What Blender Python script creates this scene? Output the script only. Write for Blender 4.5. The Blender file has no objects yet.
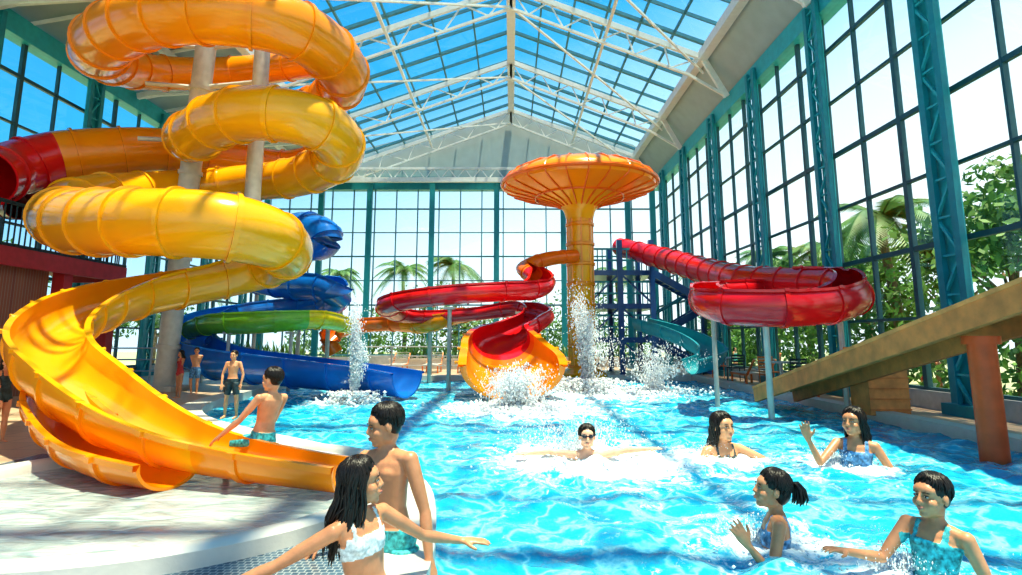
import bpy, math, random
import numpy as np
from mathutils import Vector, Matrix, Quaternion
random.seed(7); np.random.seed(7)
PI=math.pi
sc=bpy.context.scene
F=600.0; CX=511.0; CY=245.0; TH=math.radians(9); CH=1.3
ST,CT=math.sin(TH),math.cos(TH)
def W(px,py,d):
    x=(px-CX)/F*d; u=(CY-py)/F*d
    return Vector((x, d*CT-u*ST, CH+d*ST+u*CT))
# ---------------------------------------------------------------- materials
def new_mat(name):
    m=bpy.data.materials.new(name); m.use_nodes=True
    nt=m.node_tree; b=nt.nodes['Principled BSDF']
    return m,nt,b
def mat(name,col,rough=.5,metal=0,var=.12,scale=6,bump=0,bscale=30,coat=0,trans=0,sss=0,spec=.5):
    m,nt,b=new_mat(name)
    tc=nt.nodes.new('ShaderNodeTexCoord'); n=nt.nodes.new('ShaderNodeTexNoise'); n.inputs['Scale'].default_value=scale
    n.inputs['Detail'].default_value=3
    nt.links.new(tc.outputs['Object'],n.inputs['Vector'])
    r=nt.nodes.new('ShaderNodeValToRGB')
    r.color_ramp.elements[0].position=.3; r.color_ramp.elements[1].position=.7
    r.color_ramp.elements[0].color=[max(0,c*(1-var)) for c in col]+[1]
    r.color_ramp.elements[1].color=[min(1,c*(1+var)) for c in col]+[1]
    nt.links.new(n.outputs['Fac'],r.inputs['Fac']); nt.links.new(r.outputs['Color'],b.inputs['Base Color'])
    b.inputs['Roughness'].default_value=rough; b.inputs['Metallic'].default_value=metal
    b.inputs['Coat Weight'].default_value=coat; b.inputs['Specular IOR Level'].default_value=spec
    b.inputs['Coat Roughness'].default_value=.08
    if sss:
        b.inputs['Subsurface Weight'].default_value=sss
        b.inputs['Subsurface Radius'].default_value=(.03,.012,.006); b.inputs['Subsurface Scale'].default_value=.4
    if bump:
        n2=nt.nodes.new('ShaderNodeTexNoise'); n2.inputs['Scale'].default_value=bscale
        nt.links.new(tc.outputs['Object'],n2.inputs['Vector'])
        bp=nt.nodes.new('ShaderNodeBump'); bp.inputs['Strength'].default_value=bump; bp.inputs['Distance'].default_value=.02
        nt.links.new(n2.outputs['Fac'],bp.inputs['Height']); nt.links.new(bp.outputs['Normal'],b.inputs['Normal'])
    if trans:
        tr=nt.nodes.new('ShaderNodeBsdfTranslucent'); tr.inputs['Color'].default_value=(*col,1)
        mx=nt.nodes.new('ShaderNodeMixShader'); mx.inputs['Fac'].default_value=trans
        out=nt.nodes['Material Output']
        nt.links.new(b.outputs[0],mx.inputs[1]); nt.links.new(tr.outputs[0],mx.inputs[2]); nt.links.new(mx.outputs[0],out.inputs['Surface'])
    return m
def glass_mat(name,tint,base=.03,graz=.30):
    m,nt,b=new_mat(name); nt.nodes.remove(b)
    t=nt.nodes.new('ShaderNodeBsdfTransparent'); t.inputs['Color'].default_value=(*tint,1)
    g=nt.nodes.new('ShaderNodeBsdfGlossy'); g.inputs['Roughness'].default_value=.02
    lw=nt.nodes.new('ShaderNodeLayerWeight'); lw.inputs['Blend'].default_value=.5
    pw=nt.nodes.new('ShaderNodeMath'); pw.operation='POWER'; pw.inputs[1].default_value=5
    ml=nt.nodes.new('ShaderNodeMath'); ml.operation='MULTIPLY_ADD'; ml.inputs[1].default_value=graz; ml.inputs[2].default_value=base
    nt.links.new(lw.outputs['Facing'],pw.inputs[0]); nt.links.new(pw.outputs[0],ml.inputs[0])
    mx=nt.nodes.new('ShaderNodeMixShader')
    nt.links.new(ml.outputs[0],mx.inputs['Fac']); nt.links.new(t.outputs[0],mx.inputs[1]); nt.links.new(g.outputs[0],mx.inputs[2])
    nt.links.new(mx.outputs[0],nt.nodes['Material Output'].inputs['Surface'])
    return m
def tile_mat(name,c1,c2,mortar,scale,rough=.5,bw=.5,rh=.25,ms=.02):
    m,nt,b=new_mat(name)
    tc=nt.nodes.new('ShaderNodeTexCoord'); br=nt.nodes.new('ShaderNodeTexBrick')
    br.inputs['Color1'].default_value=(*c1,1); br.inputs['Color2'].default_value=(*c2,1); br.inputs['Mortar'].default_value=(*mortar,1)
    br.inputs['Scale'].default_value=scale; br.inputs['Mortar Size'].default_value=ms
    br.inputs['Brick Width'].default_value=bw; br.inputs['Row Height'].default_value=rh
    nt.links.new(tc.outputs['Object'],br.inputs['Vector']); nt.links.new(br.outputs['Color'],b.inputs['Base Color'])
    b.inputs['Roughness'].default_value=rough
    return m
M={}
M['yellow']=mat('yellow_fiberglass',(1.0,.47,.008),.20,coat=.5,var=.04,scale=2,trans=.16)
M['amber']=mat('amber_fiberglass',(1.0,.34,.005),.20,coat=.5,var=.04,scale=2,trans=.18)
M['orange']=mat('orange_fiberglass',(.95,.18,.006),.25,coat=.5,var=.06,scale=2,trans=.14)
M['red']=mat('red_fiberglass',(.74,.010,.016),.20,coat=.5,var=.08,scale=2,trans=.10)
M['dred']=mat('dark_red_fiberglass',(.35,.01,.01),.3,coat=.4)
M['blue']=mat('blue_fiberglass',(.008,.17,.60),.20,coat=.5,var=.1,scale=2,trans=.08)
M['dblue']=mat('navy_painted_steel',(.01,.08,.26),.3,coat=.4)
M['green']=mat('green_fiberglass',(.20,.48,.03),.25,coat=.4)
M['lime']=mat('lime_fiberglass',(.80,.60,.02),.25,coat=.4)
M['teal']=mat('teal_painted_steel',(.012,.25,.30),.4,var=.1)
M['tealL']=mat('light_teal_steel',(.03,.40,.44),.4,var=.1)
M['mull']=mat('dark_teal_mullion',(.02,.09,.11),.4)
M['mullb']=mat('blue_grey_mullion',(.06,.22,.28),.4)
M['white']=mat('white_painted_steel',(.76,.77,.74),.45,var=.05)
M['grey']=mat('galvanised_steel',(.42,.44,.45),.4,metal=.3)
M['ceil']=mat('ceiling_panel',(.36,.45,.46),.7,var=.06,scale=2)
M['glass']=glass_mat('clear_glazing',(.92,.97,.985))
M['glassr']=glass_mat('tinted_roof_glazing',(.74,.88,.93))
M['pole']=mat('pale_steel_pole',(.52,.50,.45),.4,var=.1,bump=.1)
M['wood']=mat('timber',(.80,.30,.09),.6,var=.2,scale=5,bump=.2)
M['woodd']=mat('dark_timber',(.70,.22,.06),.6,var=.2,scale=5,bump=.2)
M['oxide']=mat('red_oxide_paint',(.70,.10,.02),.4)
M['brick']=tile_mat('brick',(.36,.14,.08),(.27,.09,.06),(.32,.26,.22),3.0)
M['fascia']=mat('maroon_fascia',(.45,.03,.04),.5)
M['deck']=tile_mat('deck_paver',(.60,.43,.29),(.52,.37,.25),(.30,.24,.19),1.0,.35,1.0,.5,.01)
M['mosaic']=tile_mat('mosaic_tile',(.04,.08,.12),(.08,.14,.19),(.28,.32,.34),12,.25,.5,.5,.05)
M['coping']=mat('white_coping',(.64,.61,.55),.45,var=.05,bump=.1)
M['basin']=mat('basin_plaster',(.05,.42,.62),.5)
M['leaf']=mat('leaf',(.11,.25,.05),.6,var=.5,scale=1.5,trans=.3)
M['palm']=mat('palm_leaf',(.10,.23,.06),.5,var=.4,scale=2,trans=.25)
M['bark']=mat('bark',(.25,.17,.10),.9,var=.3,bump=.5)
M['grass']=mat('outdoor_ground',(.34,.38,.22),.9,var=.2,scale=1)
M['drop']=mat('spray_water',(.95,.97,1.0),.25,var=.02,trans=.4)
M['eyew']=mat('eye_white',(.40,.37,.34),.5,spec=.1); M['iris']=mat('iris',(.02,.010,.008),.35,spec=.2)
M['lip']=mat('lip',(.50,.16,.12),.5); M['gog']=mat('goggle',(.02,.02,.03),.1)
M['hair']=mat('black_hair',(.014,.008,.005),.36,var=.5,scale=40,spec=.4)
M['skinA']=mat('skin_tan',(.70,.33,.17),.40,var=.10,scale=14,sss=.15,spec=.45,bump=.08,bscale=60)
M['skinB']=mat('skin_brown',(.60,.26,.13),.38,var=.10,scale=14,sss=.15,spec=.45,bump=.08,bscale=60)
M['skinC']=mat('skin_light',(.80,.44,.28),.42,var=.10,scale=14,sss=.15,spec=.45,bump=.08,bscale=60)
M['c_white']=mat('white_swimsuit',(.65,.68,.68),.6,var=.35,scale=60)
M['c_teal']=mat('teal_swimsuit',(.05,.40,.42),.6,var=.7,scale=35)
M['c_blue']=mat('blue_swimsuit',(.10,.25,.45),.6,var=.7,scale=30)
M['c_dark']=mat('dark_shorts',(.025,.05,.06),.7,var=.5,scale=20)
M['c_red']=mat('red_cloth',(.5,.05,.05),.7)
# ---------------------------------------------------------------- mesh builder
class MB:
    def __init__(s): s.v=[]; s.f=[]; s.m=[]
    def add(s,vs,fs,mi=0):
        o=len(s.v); s.v.extend([tuple(v) for v in vs]); s.f.extend([tuple(i+o for i in f) for f in fs]); s.m.extend([mi]*len(fs))
    def box(s,c,sz,mi=0,R=None):
        c=Vector(c); hx,hy,hz=[q/2 for q in sz]
        vs=[Vector((x*hx,y*hy,z*hz)) for x in(-1,1) for y in(-1,1) for z in(-1,1)]
        if R is not None: vs=[R@v for v in vs]
        s.add([c+v for v in vs],[(0,1,3,2),(4,6,7,5),(0,4,5,1),(2,3,7,6),(0,2,6,4),(1,5,7,3)],mi)
    def beam(s,a,b,w,h,mi=0):
        a=Vector(a); b=Vector(b); d=b-a; L=d.length; d.normalize()
        sd=d.cross(Vector((0,0,1)))
        if sd.length<.05: sd=Vector((1,0,0))
        sd.normalize(); up=sd.cross(d)
        vs=[p+sd*(i*w/2)+up*(j*h/2) for p in(a,b) for i in(-1,1) for j in(-1,1)]
        s.add(vs,[(0,1,3,2),(4,6,7,5),(0,4,5,1),(2,3,7,6),(0,2,6,4),(1,5,7,3)],mi)
    def tube(s,pts,rad,seg=10,mi=0,flat=1.0,ref=None):
        pts=[Vector(p) for p in pts]; n=len(pts)
        if not hasattr(rad,'__len__'): rad=[rad]*n
        vs=[]; prev=None
        for i in range(n):
            t=(pts[min(i+1,n-1)]-pts[max(i-1,0)])
            if t.length<1e-9: t=Vector((0,0,1))
            t.normalize()
            if prev is None:
                r=Vector(ref) if ref is not None else (Vector((0,0,1)) if abs(t.z)<.9 else Vector((1,0,0)))
                nn=(r-t*r.dot(t)); nn.normalize()
            else:
                nn=prev-t*prev.dot(t); nn.normalize()
            prev=nn; bb=t.cross(nn)
            for k in range(seg):
                a=2*PI*k/seg
                vs.append(pts[i]+nn*(math.cos(a)*rad[i]*flat)+bb*(math.sin(a)*rad[i]))
        fs=[]
        for i in range(n-1):
            for k in range(seg):
                k2=(k+1)%seg
                fs.append((i*seg+k,i*seg+k2,(i+1)*seg+k2,(i+1)*seg+k))
        fs.append(tuple(range(seg))[::-1]); fs.append(tuple((n-1)*seg+k for k in range(seg)))
        s.add(vs,fs,mi)
    def ell(s,c,r,R=None,mi=0,seg=14,rings=9):
        c=Vector(c); fs=[]
        if not hasattr(r,'__len__'): r=(r,r,r)
        P=[Vector((0,0,r[2]))]
        for i in range(1,rings):
            a=PI*i/rings
            for k in range(seg):
                b=2*PI*k/seg
                P.append(Vector((r[0]*math.sin(a)*math.cos(b),r[1]*math.sin(a)*math.sin(b),r[2]*math.cos(a))))
        P.append(Vector((0,0,-r[2])))
        for k in range(seg): fs.append((0,1+k,1+(k+1)%seg))
        for i in range(rings-2):
            for k in range(seg):
                k2=(k+1)%seg; o=1+i*seg
                fs.append((o+k,o+seg+k,o+seg+k2,o+k2))
        e=len(P)-1; o=1+(rings-2)*seg
        for k in range(seg): fs.append((e,o+(k+1)%seg,o+k))
        if R is not None: P=[R@p for p in P]
        s.add([c+p for p in P],fs,mi)
    def loft(s,rings,seg=16,mi=0):
        vs=[]; fs=[]
        for c,a,b in rings:
            for k in range(seg):
                t=2*PI*k/seg; vs.append(c+a*math.cos(t)+b*math.sin(t))
        n=len(rings)
        for i in range(n-1):
            for k in range(seg):
                k2=(k+1)%seg; fs.append((i*seg+k,i*seg+k2,(i+1)*seg+k2,(i+1)*seg+k))
        fs.append(tuple(range(seg))[::-1]); fs.append(tuple((n-1)*seg+k for k in range(seg)))
        s.add(vs,fs,mi)
    def lathe(s,prof,c,seg=48,mi=0):
        c=Vector(c); vs=[]; fs=[]
        for r,z in prof:
            for k in range(seg):
                a=2*PI*k/seg; vs.append(c+Vector((r*math.cos(a),r*math.sin(a),z)))
        for i in range(len(prof)-1):
            for k in range(seg):
                k2=(k+1)%seg; fs.append((i*seg+k,i*seg+k2,(i+1)*seg+k2,(i+1)*seg+k))
        s.add(vs,fs,mi)
    def obj(s,name,mats,smooth=True,parent=None,ang=40):
        me=bpy.data.meshes.new(name); me.from_pydata(s.v,[],s.f)
        for m in mats: me.materials.append(M[m] if isinstance(m,str) else m)
        me.polygons.foreach_set('material_index',s.m)
        if smooth:
            me.polygons.foreach_set('use_smooth',[True]*len(s.f)); me.update()
            try: me.set_sharp_from_angle(angle=math.radians(ang))
            except Exception: pass
        me.update()
        o=bpy.data.objects.new(name,me); sc.collection.objects.link(o)
        if parent: o.parent=parent
        return o
def lerp(a,b,t): return a+(b-a)*t
# ---------------------------------------------------------------- room dims
XR=8.0; XL=-13.7; YB=33.0; YF=-4.0; ZE=10.0; ZR=14.4; ZS=11.5
pool=[(6.4,-3.5),(6.4,21.6),(-6.4,21.6),(-6.6,17),(-6.2,12.4),(-5.2,10.2),(-3.6,8.6),(-2.3,7.45),(-1.6,6.85),(-1.1,6.2),(-.75,5.45),(-.58,4.5),(-.48,3.4),(-.6,2),(-.9,-3.5)]
def smooth_poly(P,a,b,it=2):
    for _ in range(it):
        Q=[]; n=len(P)
        for i in range(n):
            p=P[i]
            if a<=i<=b:
                q0=P[i-1]; q1=P[(i+1)%n]
                Q.append((p[0]*.75+q0[0]*.25,p[1]*.75+q0[1]*.25)); Q.append((p[0]*.75+q1[0]*.25,p[1]*.75+q1[1]*.25))
            else: Q.append(p)
        b=b+(b-a+1); P=Q
    return P
pool=smooth_poly(pool,2,13,2)
import bmesh
def fill_with_hole(name,outer,holes,z,mats):
    bm=bmesh.new(); edges=[]
    for loop in [outer]+holes:
        vs=[bm.verts.new((x,y,z)) for x,y in loop]
        for i in range(len(vs)): edges.append(bm.edges.new((vs[i],vs[(i+1)%len(vs)])))
    bmesh.ops.triangle_fill(bm,edges=edges,use_beauty=True,use_dissolve=False)
    bmesh.ops.recalc_face_normals(bm,faces=bm.faces)
    for f in bm.faces:
        if f.normal.z<0: f.normal_flip()
    me=bpy.data.meshes.new(name); bm.to_mesh(me); bm.free()
    for m in mats: me.materials.append(M[m])
    o=bpy.data.objects.new(name,me); sc.collection.objects.link(o); return o
fill_with_hole('floor',[(XL-.3,YF),(XR+.3,YF),(XR+.3,YB+.3),(XL-.3,YB+.3)],[pool],0,['deck'])
mb=MB(); mb.box((0,15,-1.62),(220,220,.04)); mb.obj('ground',['grass'],False)
mb=MB(); mb.box((XR+20.3,15,-.1),(40,110,.1)); mb.box((XL-20.3,15,-.1),(40,110,.1)); mb.box((-2.85,YB+20.3,-.1),(XR-XL+.6,40,.1))
mb.obj('outdoor_terrace',['grass'],False)
mb=MB(); n=len(pool)
vs=[(x,y,0) for x,y in pool]+[(x,y,-1.5) for x,y in pool]
mb.add(vs,[(i,(i+1)%n,n+(i+1)%n,n+i) for i in range(n)]+[tuple(range(n,2*n))])
mb.obj('pool_basin',['basin'],False)
def offset(P,d):
    out=[]; n=len(P)
    for i in range(n):
        a=Vector(P[i-1]); b=Vector(P[i]); c=Vector(P[(i+1)%n])
        t=((b-a).normalized()+(c-b).normalized()).normalized()
        nn=Vector((t.y,-t.x)); out.append((b.x+nn.x*d,b.y+nn.y*d))
    return out
area=sum(pool[i-1][0]*pool[i][1]-pool[i][0]*pool[i-1][1] for i in range(n))/2
sg=-1 if area<0 else 1
outp=offset(pool,.38*sg); inn=offset(pool,-.06*sg)
mb=MB(); vs=[(x,y,.0) for x,y in inn]+[(x,y,.075) for x,y in inn]+[(x,y,.075) for x,y in outp]+[(x,y,0.0) for x,y in outp]
vs+= [(x,y,-.15) for x,y in inn]
fs=[]
for i in range(n):
    j=(i+1)%n
    fs+=[(4*n+i,4*n+j,n+j,n+i),(n+i,n+j,2*n+j,2*n+i),(2*n+i,2*n+j,3*n+j,3*n+i)]
mb.add(vs,fs); mb.obj('pool_coping',['coping'],True,ang=30)
ps=W(588,458,7.19)
splashes=[(0.1,12.7,1.5),(2.5,17.0,2.0),(-3.8,14.3,1.1),(ps.x,ps.y,.9)]
# ---------------------------------------------------------------- water
def in_poly(x,y,P):
    c=np.zeros(x.shape,bool); n=len(P)
    for i in range(n):
        x0,y0=P[i-1]; x1,y1=P[i]
        if y0==y1: continue
        k=((y0>y)!=(y1>y))&(x<(x1-x0)*(y-y0)/(y1-y0)+x0); c^=k
    return c
nx,ny=300,520
xs=np.linspace(-6.9,6.5,nx); tt=np.linspace(0,1,ny); ys=1.2+ (21.9-1.2)*tt**1.7
ys=np.concatenate([np.linspace(-3.6,1.1,24),ys]); ny=len(ys)
X,Y=np.meshgrid(xs,ys)
rng=np.random.RandomState(3); Z=np.zeros_like(X)
wx=X+.25*np.sin(Y*1.3+.7)+.12*np.sin(Y*3.1+X); wy=Y+.25*np.sin(X*1.7)+.1*np.sin(X*3.7+Y*.9)
for i in range(46):
    L=.22*(12**rng.rand()); a=rng.rand()*2*PI; k=2*PI/L
    s=np.sin(k*(wx*math.cos(a)+wy*math.sin(a))+rng.rand()*6.28)
    Z+=(1-np.abs(s))**1.0*L*.0085-.003*L
ppl=[(W(588,458,7.19),.7),(W(724,455,7.37),.5),(W(850,463,6.9),.5),(W(775,545,4.14),.38),(W(925,572,3.66),.38)]
foam=np.zeros_like(X)
for cx,cy,s in splashes: foam+=np.exp(-(((X-cx)/s)**2+((Y-cy)/(s*1.1))**2))
for p,s in ppl: foam+=.65*np.exp(-(((X-p.x)/s)**2+((Y-p.y)/s)**2))
foam+=.36*np.exp(-(((X-2.2)/3.2)**2+((Y-6.9)/2.0)**2))+.3*np.exp(-(((X-2.0)/4)**2+((Y-13)/4)**2))+.3*np.exp(-(((X-1.7)/1.0)**2+((Y-4.4)/1.0)**2))
foam=np.clip(foam,0,1.1)
Z*=(.9+foam*.7); Z=Z-Z.mean()-.1
ins=in_poly(X,Y,offset(pool,.15*sg))
idx=np.arange(nx*ny).reshape(ny,nx)
fm=ins[:-1,:-1]&ins[1:,1:]&ins[:-1,1:]&ins[1:,:-1]
fs=np.stack([idx[:-1,:-1][fm],idx[:-1,1:][fm],idx[1:,1:][fm],idx[1:,:-1][fm]],1)
me=bpy.data.meshes.new('pool_water'); me.from_pydata(np.stack([X.ravel(),Y.ravel(),Z.ravel()],1).tolist(),[],fs.tolist())
at=me.attributes.new('foam','FLOAT','POINT'); at.data.foreach_set('value',foam.ravel().astype(np.float32))
me.polygons.foreach_set('use_smooth',[True]*len(fs)); me.update()
wo=bpy.data.objects.new('pool_water',me); sc.collection.objects.link(wo)
m,nt,b=new_mat('pool_water_mat')
tc=nt.nodes.new('ShaderNodeTexCoord')
nz=nt.nodes.new('ShaderNodeTexNoise'); nz.inputs['Scale'].default_value=1.6; nz.inputs['Detail'].default_value=5
nt.links.new(tc.outputs['Object'],nz.inputs['Vector'])
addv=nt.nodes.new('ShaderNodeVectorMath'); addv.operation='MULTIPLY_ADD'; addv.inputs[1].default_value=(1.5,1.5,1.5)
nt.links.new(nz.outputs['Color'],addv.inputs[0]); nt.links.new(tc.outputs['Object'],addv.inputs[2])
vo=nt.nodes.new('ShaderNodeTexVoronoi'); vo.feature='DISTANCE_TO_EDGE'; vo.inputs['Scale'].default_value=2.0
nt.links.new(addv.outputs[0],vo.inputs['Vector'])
rp=nt.nodes.new('ShaderNodeValToRGB'); e=rp.color_ramp.elements  # caustic light lines painted into the base colour, brightest at voronoi cell edges
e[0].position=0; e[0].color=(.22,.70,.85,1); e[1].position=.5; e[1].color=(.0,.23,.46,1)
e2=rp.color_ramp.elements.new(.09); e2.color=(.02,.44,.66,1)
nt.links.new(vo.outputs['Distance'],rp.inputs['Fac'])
fa=nt.nodes.new('ShaderNodeAttribute'); fa.attribute_name='foam'
n3=nt.nodes.new('ShaderNodeTexNoise'); n3.inputs['Scale'].default_value=3.8; n3.inputs['Detail'].default_value=9; n3.inputs['Roughness'].default_value=.75
nt.links.new(addv.outputs[0],n3.inputs['Vector'])
ma=nt.nodes.new('ShaderNodeMath'); ma.operation='MULTIPLY_ADD'; ma.inputs[1].default_value=.33
nt.links.new(fa.outputs['Fac'],ma.inputs[0]); nt.links.new(n3.outputs['Fac'],ma.inputs[2])
mr=nt.nodes.new('ShaderNodeMapRange'); mr.inputs['From Min'].default_value=.645; mr.inputs['From Max'].default_value=.76
nt.links.new(ma.outputs[0],mr.inputs['Value'])
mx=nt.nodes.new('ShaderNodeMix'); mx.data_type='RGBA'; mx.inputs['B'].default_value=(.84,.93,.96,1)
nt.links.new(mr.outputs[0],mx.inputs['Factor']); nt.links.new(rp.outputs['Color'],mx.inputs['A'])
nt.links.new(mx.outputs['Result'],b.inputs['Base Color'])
b.inputs['Roughness'].default_value=.05; b.inputs['IOR'].default_value=1.36
n4=nt.nodes.new('ShaderNodeTexNoise'); n4.inputs['Scale'].default_value=7; n4.inputs['Detail'].default_value=4
nt.links.new(tc.outputs['Object'],n4.inputs['Vector'])
bp=nt.nodes.new('ShaderNodeBump'); bp.inputs['Strength'].default_value=.6; bp.inputs['Distance'].default_value=.06
nt.links.new(n4.outputs['Fac'],bp.inputs['Height']); nt.links.new(bp.outputs['Normal'],b.inputs['Normal'])
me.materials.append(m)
# ---------------------------------------------------------------- shallow splash basin
BC=Vector((-2.95,5.35,0)); BR=1.85
mb=MB()
mb.lathe([(BR-.02,0),(BR,.10),(BR+.03,.125),(BR+.14,.125),(BR+.17,.10),(BR+.18,0)],BC,72,0)
mb.lathe([(BR,.03),(BR*.66,.032),(BR*.33,.034),(.001,.035)],BC,72,1)
m,nt,b=new_mat('shallow_water')
tc=nt.nodes.new('ShaderNodeTexCoord'); nz=nt.nodes.new('ShaderNodeTexNoise'); nz.inputs['Scale'].default_value=5; nz.inputs['Detail'].default_value=7; nz.inputs['Distortion'].default_value=1.2
mp=nt.nodes.new('ShaderNodeMapping'); mp.inputs['Scale'].default_value=(.6,1.4,1)
nt.links.new(tc.outputs['Object'],mp.inputs['Vector']); nt.links.new(mp.outputs[0],nz.inputs['Vector'])
rp=nt.nodes.new('ShaderNodeValToRGB'); rp.color_ramp.elements[0].position=.32; rp.color_ramp.elements[0].color=(.20,.30,.32,1)
rp.color_ramp.elements[1].position=.70; rp.color_ramp.elements[1].color=(.56,.61,.59,1)
nt.links.new(nz.outputs['Fac'],rp.inputs['Fac']); nt.links.new(rp.outputs[0],b.inputs['Base Color']); b.inputs['Roughness'].default_value=.12
bp=nt.nodes.new('ShaderNodeBump'); bp.inputs['Strength'].default_value=.5; bp.inputs['Distance'].default_value=.05
nt.links.new(nz.outputs['Fac'],bp.inputs['Height']); nt.links.new(bp.outputs[0],b.inputs['Normal'])
mb.obj('splash_basin',['coping',m])
mb=MB(); P=[p for p in outp if p[1]<8.2 and p[0]<2]
P=sorted(P,key=lambda p:-p[1]); poly=[(-5.4,7.2)]+[(p[0],p[1]) for p in P if p[1]<7.2]+[(-5.4,-3.5)]
mb.add([(x,y,.008) for x,y in poly],[tuple(range(len(poly)))[::-1]])
mb.obj('mosaic_floor',['mosaic'],False)
# ---------------------------------------------------------------- walls
def column(x,y,z0,z1,w,dirv):
    mb=MB(); d=Vector(dirv)
    for s in(-1,1):
        a=Vector((x,y,z0))+d*s*w/2; mb.beam(a,a+Vector((0,0,z1-z0)),.10,.16,0)
    z=z0; k=0
    while z<z1-.6:
        a=Vector((x,y,z))+d*(w/2)*(1 if k%2 else -1); bb=Vector((x,y,z+.7))+d*(w/2)*(-1 if k%2 else 1)
        mb.beam(a,bb,.05,.05,1); z+=.7; k+=1
        mb.beam(Vector((x,y,z))-d*w/2,Vector((x,y,z))+d*w/2,.04,.04,1)
    mb.box((x+(0.12 if x>0 else -.12),y,(z0+z1)/2),(.03,w,z1-z0),1)
    mb.box((x,y,z0+.1),(.35,.35+w,.2),0)
    return mb.obj('steel_column',['teal','tealL'],False)
ycols=[2.6,6.6,10.6,14.6,18.6,22.6,26.6,30.4]
for y in ycols:
    column(XR-.15,y,0,ZE,.5,(0,1,0)); column(XL+.15,y,0,ZE,.5,(0,1,0))
xb=[XL+.1,-10.6,-7.9,-4.4,-.8,2.9,XR-.1-1.4,XR-.1]
def wall_side(name,x,ys0,ys1,mm,wn):
    mb=MB(); y=ys0; k=0
    while y<=ys1+.01:
        mb.box((x,y,ZE/2),(.10,.06 if k%3 else .12,ZE),0); y+=1.3333; k+=1
    for i in range(8):
        z=.35+i*1.38
        mb.box((x,(ys0+ys1)/2,z),(.09,ys1-ys0,.06 if i%2 else .10),0)
    mb.box((x,(ys0+ys1)/2,.17),(.3,ys1-ys0,.34),1)
    mb.box((x,(ys0+ys1)/2,ZE-.1),(.45,ys1-ys0,.6),2)
    mb.obj(name,[mm,'grey','tealL'],False)
    mb=MB(); mb.box((x+.0,(ys0+ys1)/2,ZE/2+.2),(.012,ys1-ys0,ZE-.6)); mb.obj(wn,['glass'],False)
wall_side('wall_right',XR+.15,YF,YB,'mull','window_1')
wall_side('wall_left',XL-.15,YF,YB,'mull','window_2')
mb=MB(); y=YB+.15; x=XL
while x<=XR+.01:
    mb.box((x,y,ZE/2),(.06,.10,ZE),0); x+=1.2056
for i in range(8): mb.box(((XL+XR)/2,y,.5+i*1.35),(XR-XL,.09,.05 if i%2 else .08),0)
mb.box(((XL+XR)/2,y,.2),(XR-XL,.3,.4),1); mb.box(((XL+XR)/2,y,ZE+.05),(XR-XL,.5,.75),2)
mb.add([(XL,y,ZE+.4),(XR,y,ZE+.4),(XR,y,ZE+1.6),(7,y,ZS+.9),(.1,y,ZR),(-9,y,ZS+.5),(XL,y,ZS)],[(0,1,2,3,4,5,6)],3)
mb.obj('wall_back',['mullb','grey','teal','ceil'],False)
mb=MB(); mb.box(((XL+XR)/2,y,ZE/2),(XR-XL,.012,ZE-.6)); mb.obj('window_3',['glass'],False)
for x in xb: 
    mb=MB(); mb.box((x,YB-.1,ZE/2),(.22,.3,ZE)); mb.box((x,YB-.3,ZE/2),(.30,.05,ZE)); mb.box((x,YB-.1,.1),(.4,.4,.2)); mb.obj('steel_column',['teal'],False)
# ---------------------------------------------------------------- roof
Lx,Lz=-9.0,11.2; Rx,Rz=7.0,11.7
mb=MB(); gl=MB()
for (ax,az) in((Lx,Lz),(Rx,Rz)):
    gl.add([(0,YF,ZR),(ax,YF,az),(ax,YB,az),(0,YB,ZR)],[(0,1,2,3)])
    nP=6
    for i in range(nP+1):
        t=i/nP; mb.beam((ax*t,YF,lerp(ZR,az,t)),(ax*t,YB,lerp(ZR,az,t)),.07,.10,0)
    y=YF; k=0
    while y<=YB+.01:
        mb.beam((0,y,ZR),(ax,y,az),.06 if k%3 else .14,.12,0); y+=1.3333; k+=1
gl.obj('window_4',['glassr'],False)
mb.obj('skylight_frame',['mullb'],False)
mb=MB()
mb.add([(Lx,YF,Lz),(XL-.2,YF,ZE+.3),(XL-.2,YB,ZE+.3),(Lx,YB,Lz)],[(0,1,2,3)])
mb.add([(Rx,YF,Rz),(XR+.3,YF,ZE+.2),(XR+.3,YB,ZE+.2),(Rx,YB,Rz)],[(0,1,2,3)])
for i in range(28):
    y=YF+i*1.33
    mb.beam((Lx,y,Lz-.05),(XL,y,ZE+.22),.06,.10,1)
mb.beam((Lx,YF,Lz-.15),(Lx,YB,Lz-.15),.3,.35,1); mb.beam((Rx,YF,Rz-.15),(Rx,YB,Rz-.15),.3,.35,1)
mb.beam((-11.3,YF,10.6),(-11.3,YB,10.6),.15,.25,1)
mb.obj('ceiling',['ceil','white'],False)
mb=MB(); mb.beam((0,YF,ZR-.1),(0,YB,ZR-.1),.35,.35,0); mb.obj('ridge_beam',['white'],False)
def truss(y):
    mb=MB()
    for (ax,az,ex,ez) in((Lx,Lz,XL+.2,ZE+.1),(Rx,Rz,XR-.2,ZE+.1)):
        P0=Vector((0,y,ZR-.15)); P1=Vector((ax,y,az-.2)); P2=Vector((ex,y,ez-.1))
        mb.beam(P0,P1,.14,.2); mb.beam(P1,P2,.14,.2)
        Q0=Vector((0,y,ZR-.95)); Q1=Vector((ax*.92,y,az-.85))
        mb.beam(Q0,Q1,.09,.09); mb.beam(Q1,P2,.09,.09); mb.beam(P0,Q0,.1,.1)
        nn=5
        for i in range(nn):
            a=P0.lerp(P1,i/nn); b_=Q0.lerp(Q1,(i+.5)/nn); c=P0.lerp(P1,(i+1)/nn)
            mb.beam(a,b_,.05,.05); mb.beam(b_,c,.05,.05)
    return mb.obj('roof_truss',['white'],False)
for y in (2.6,8.6,14.6,20.6,26.6,32.6): truss(y)
mb=MB()
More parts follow.
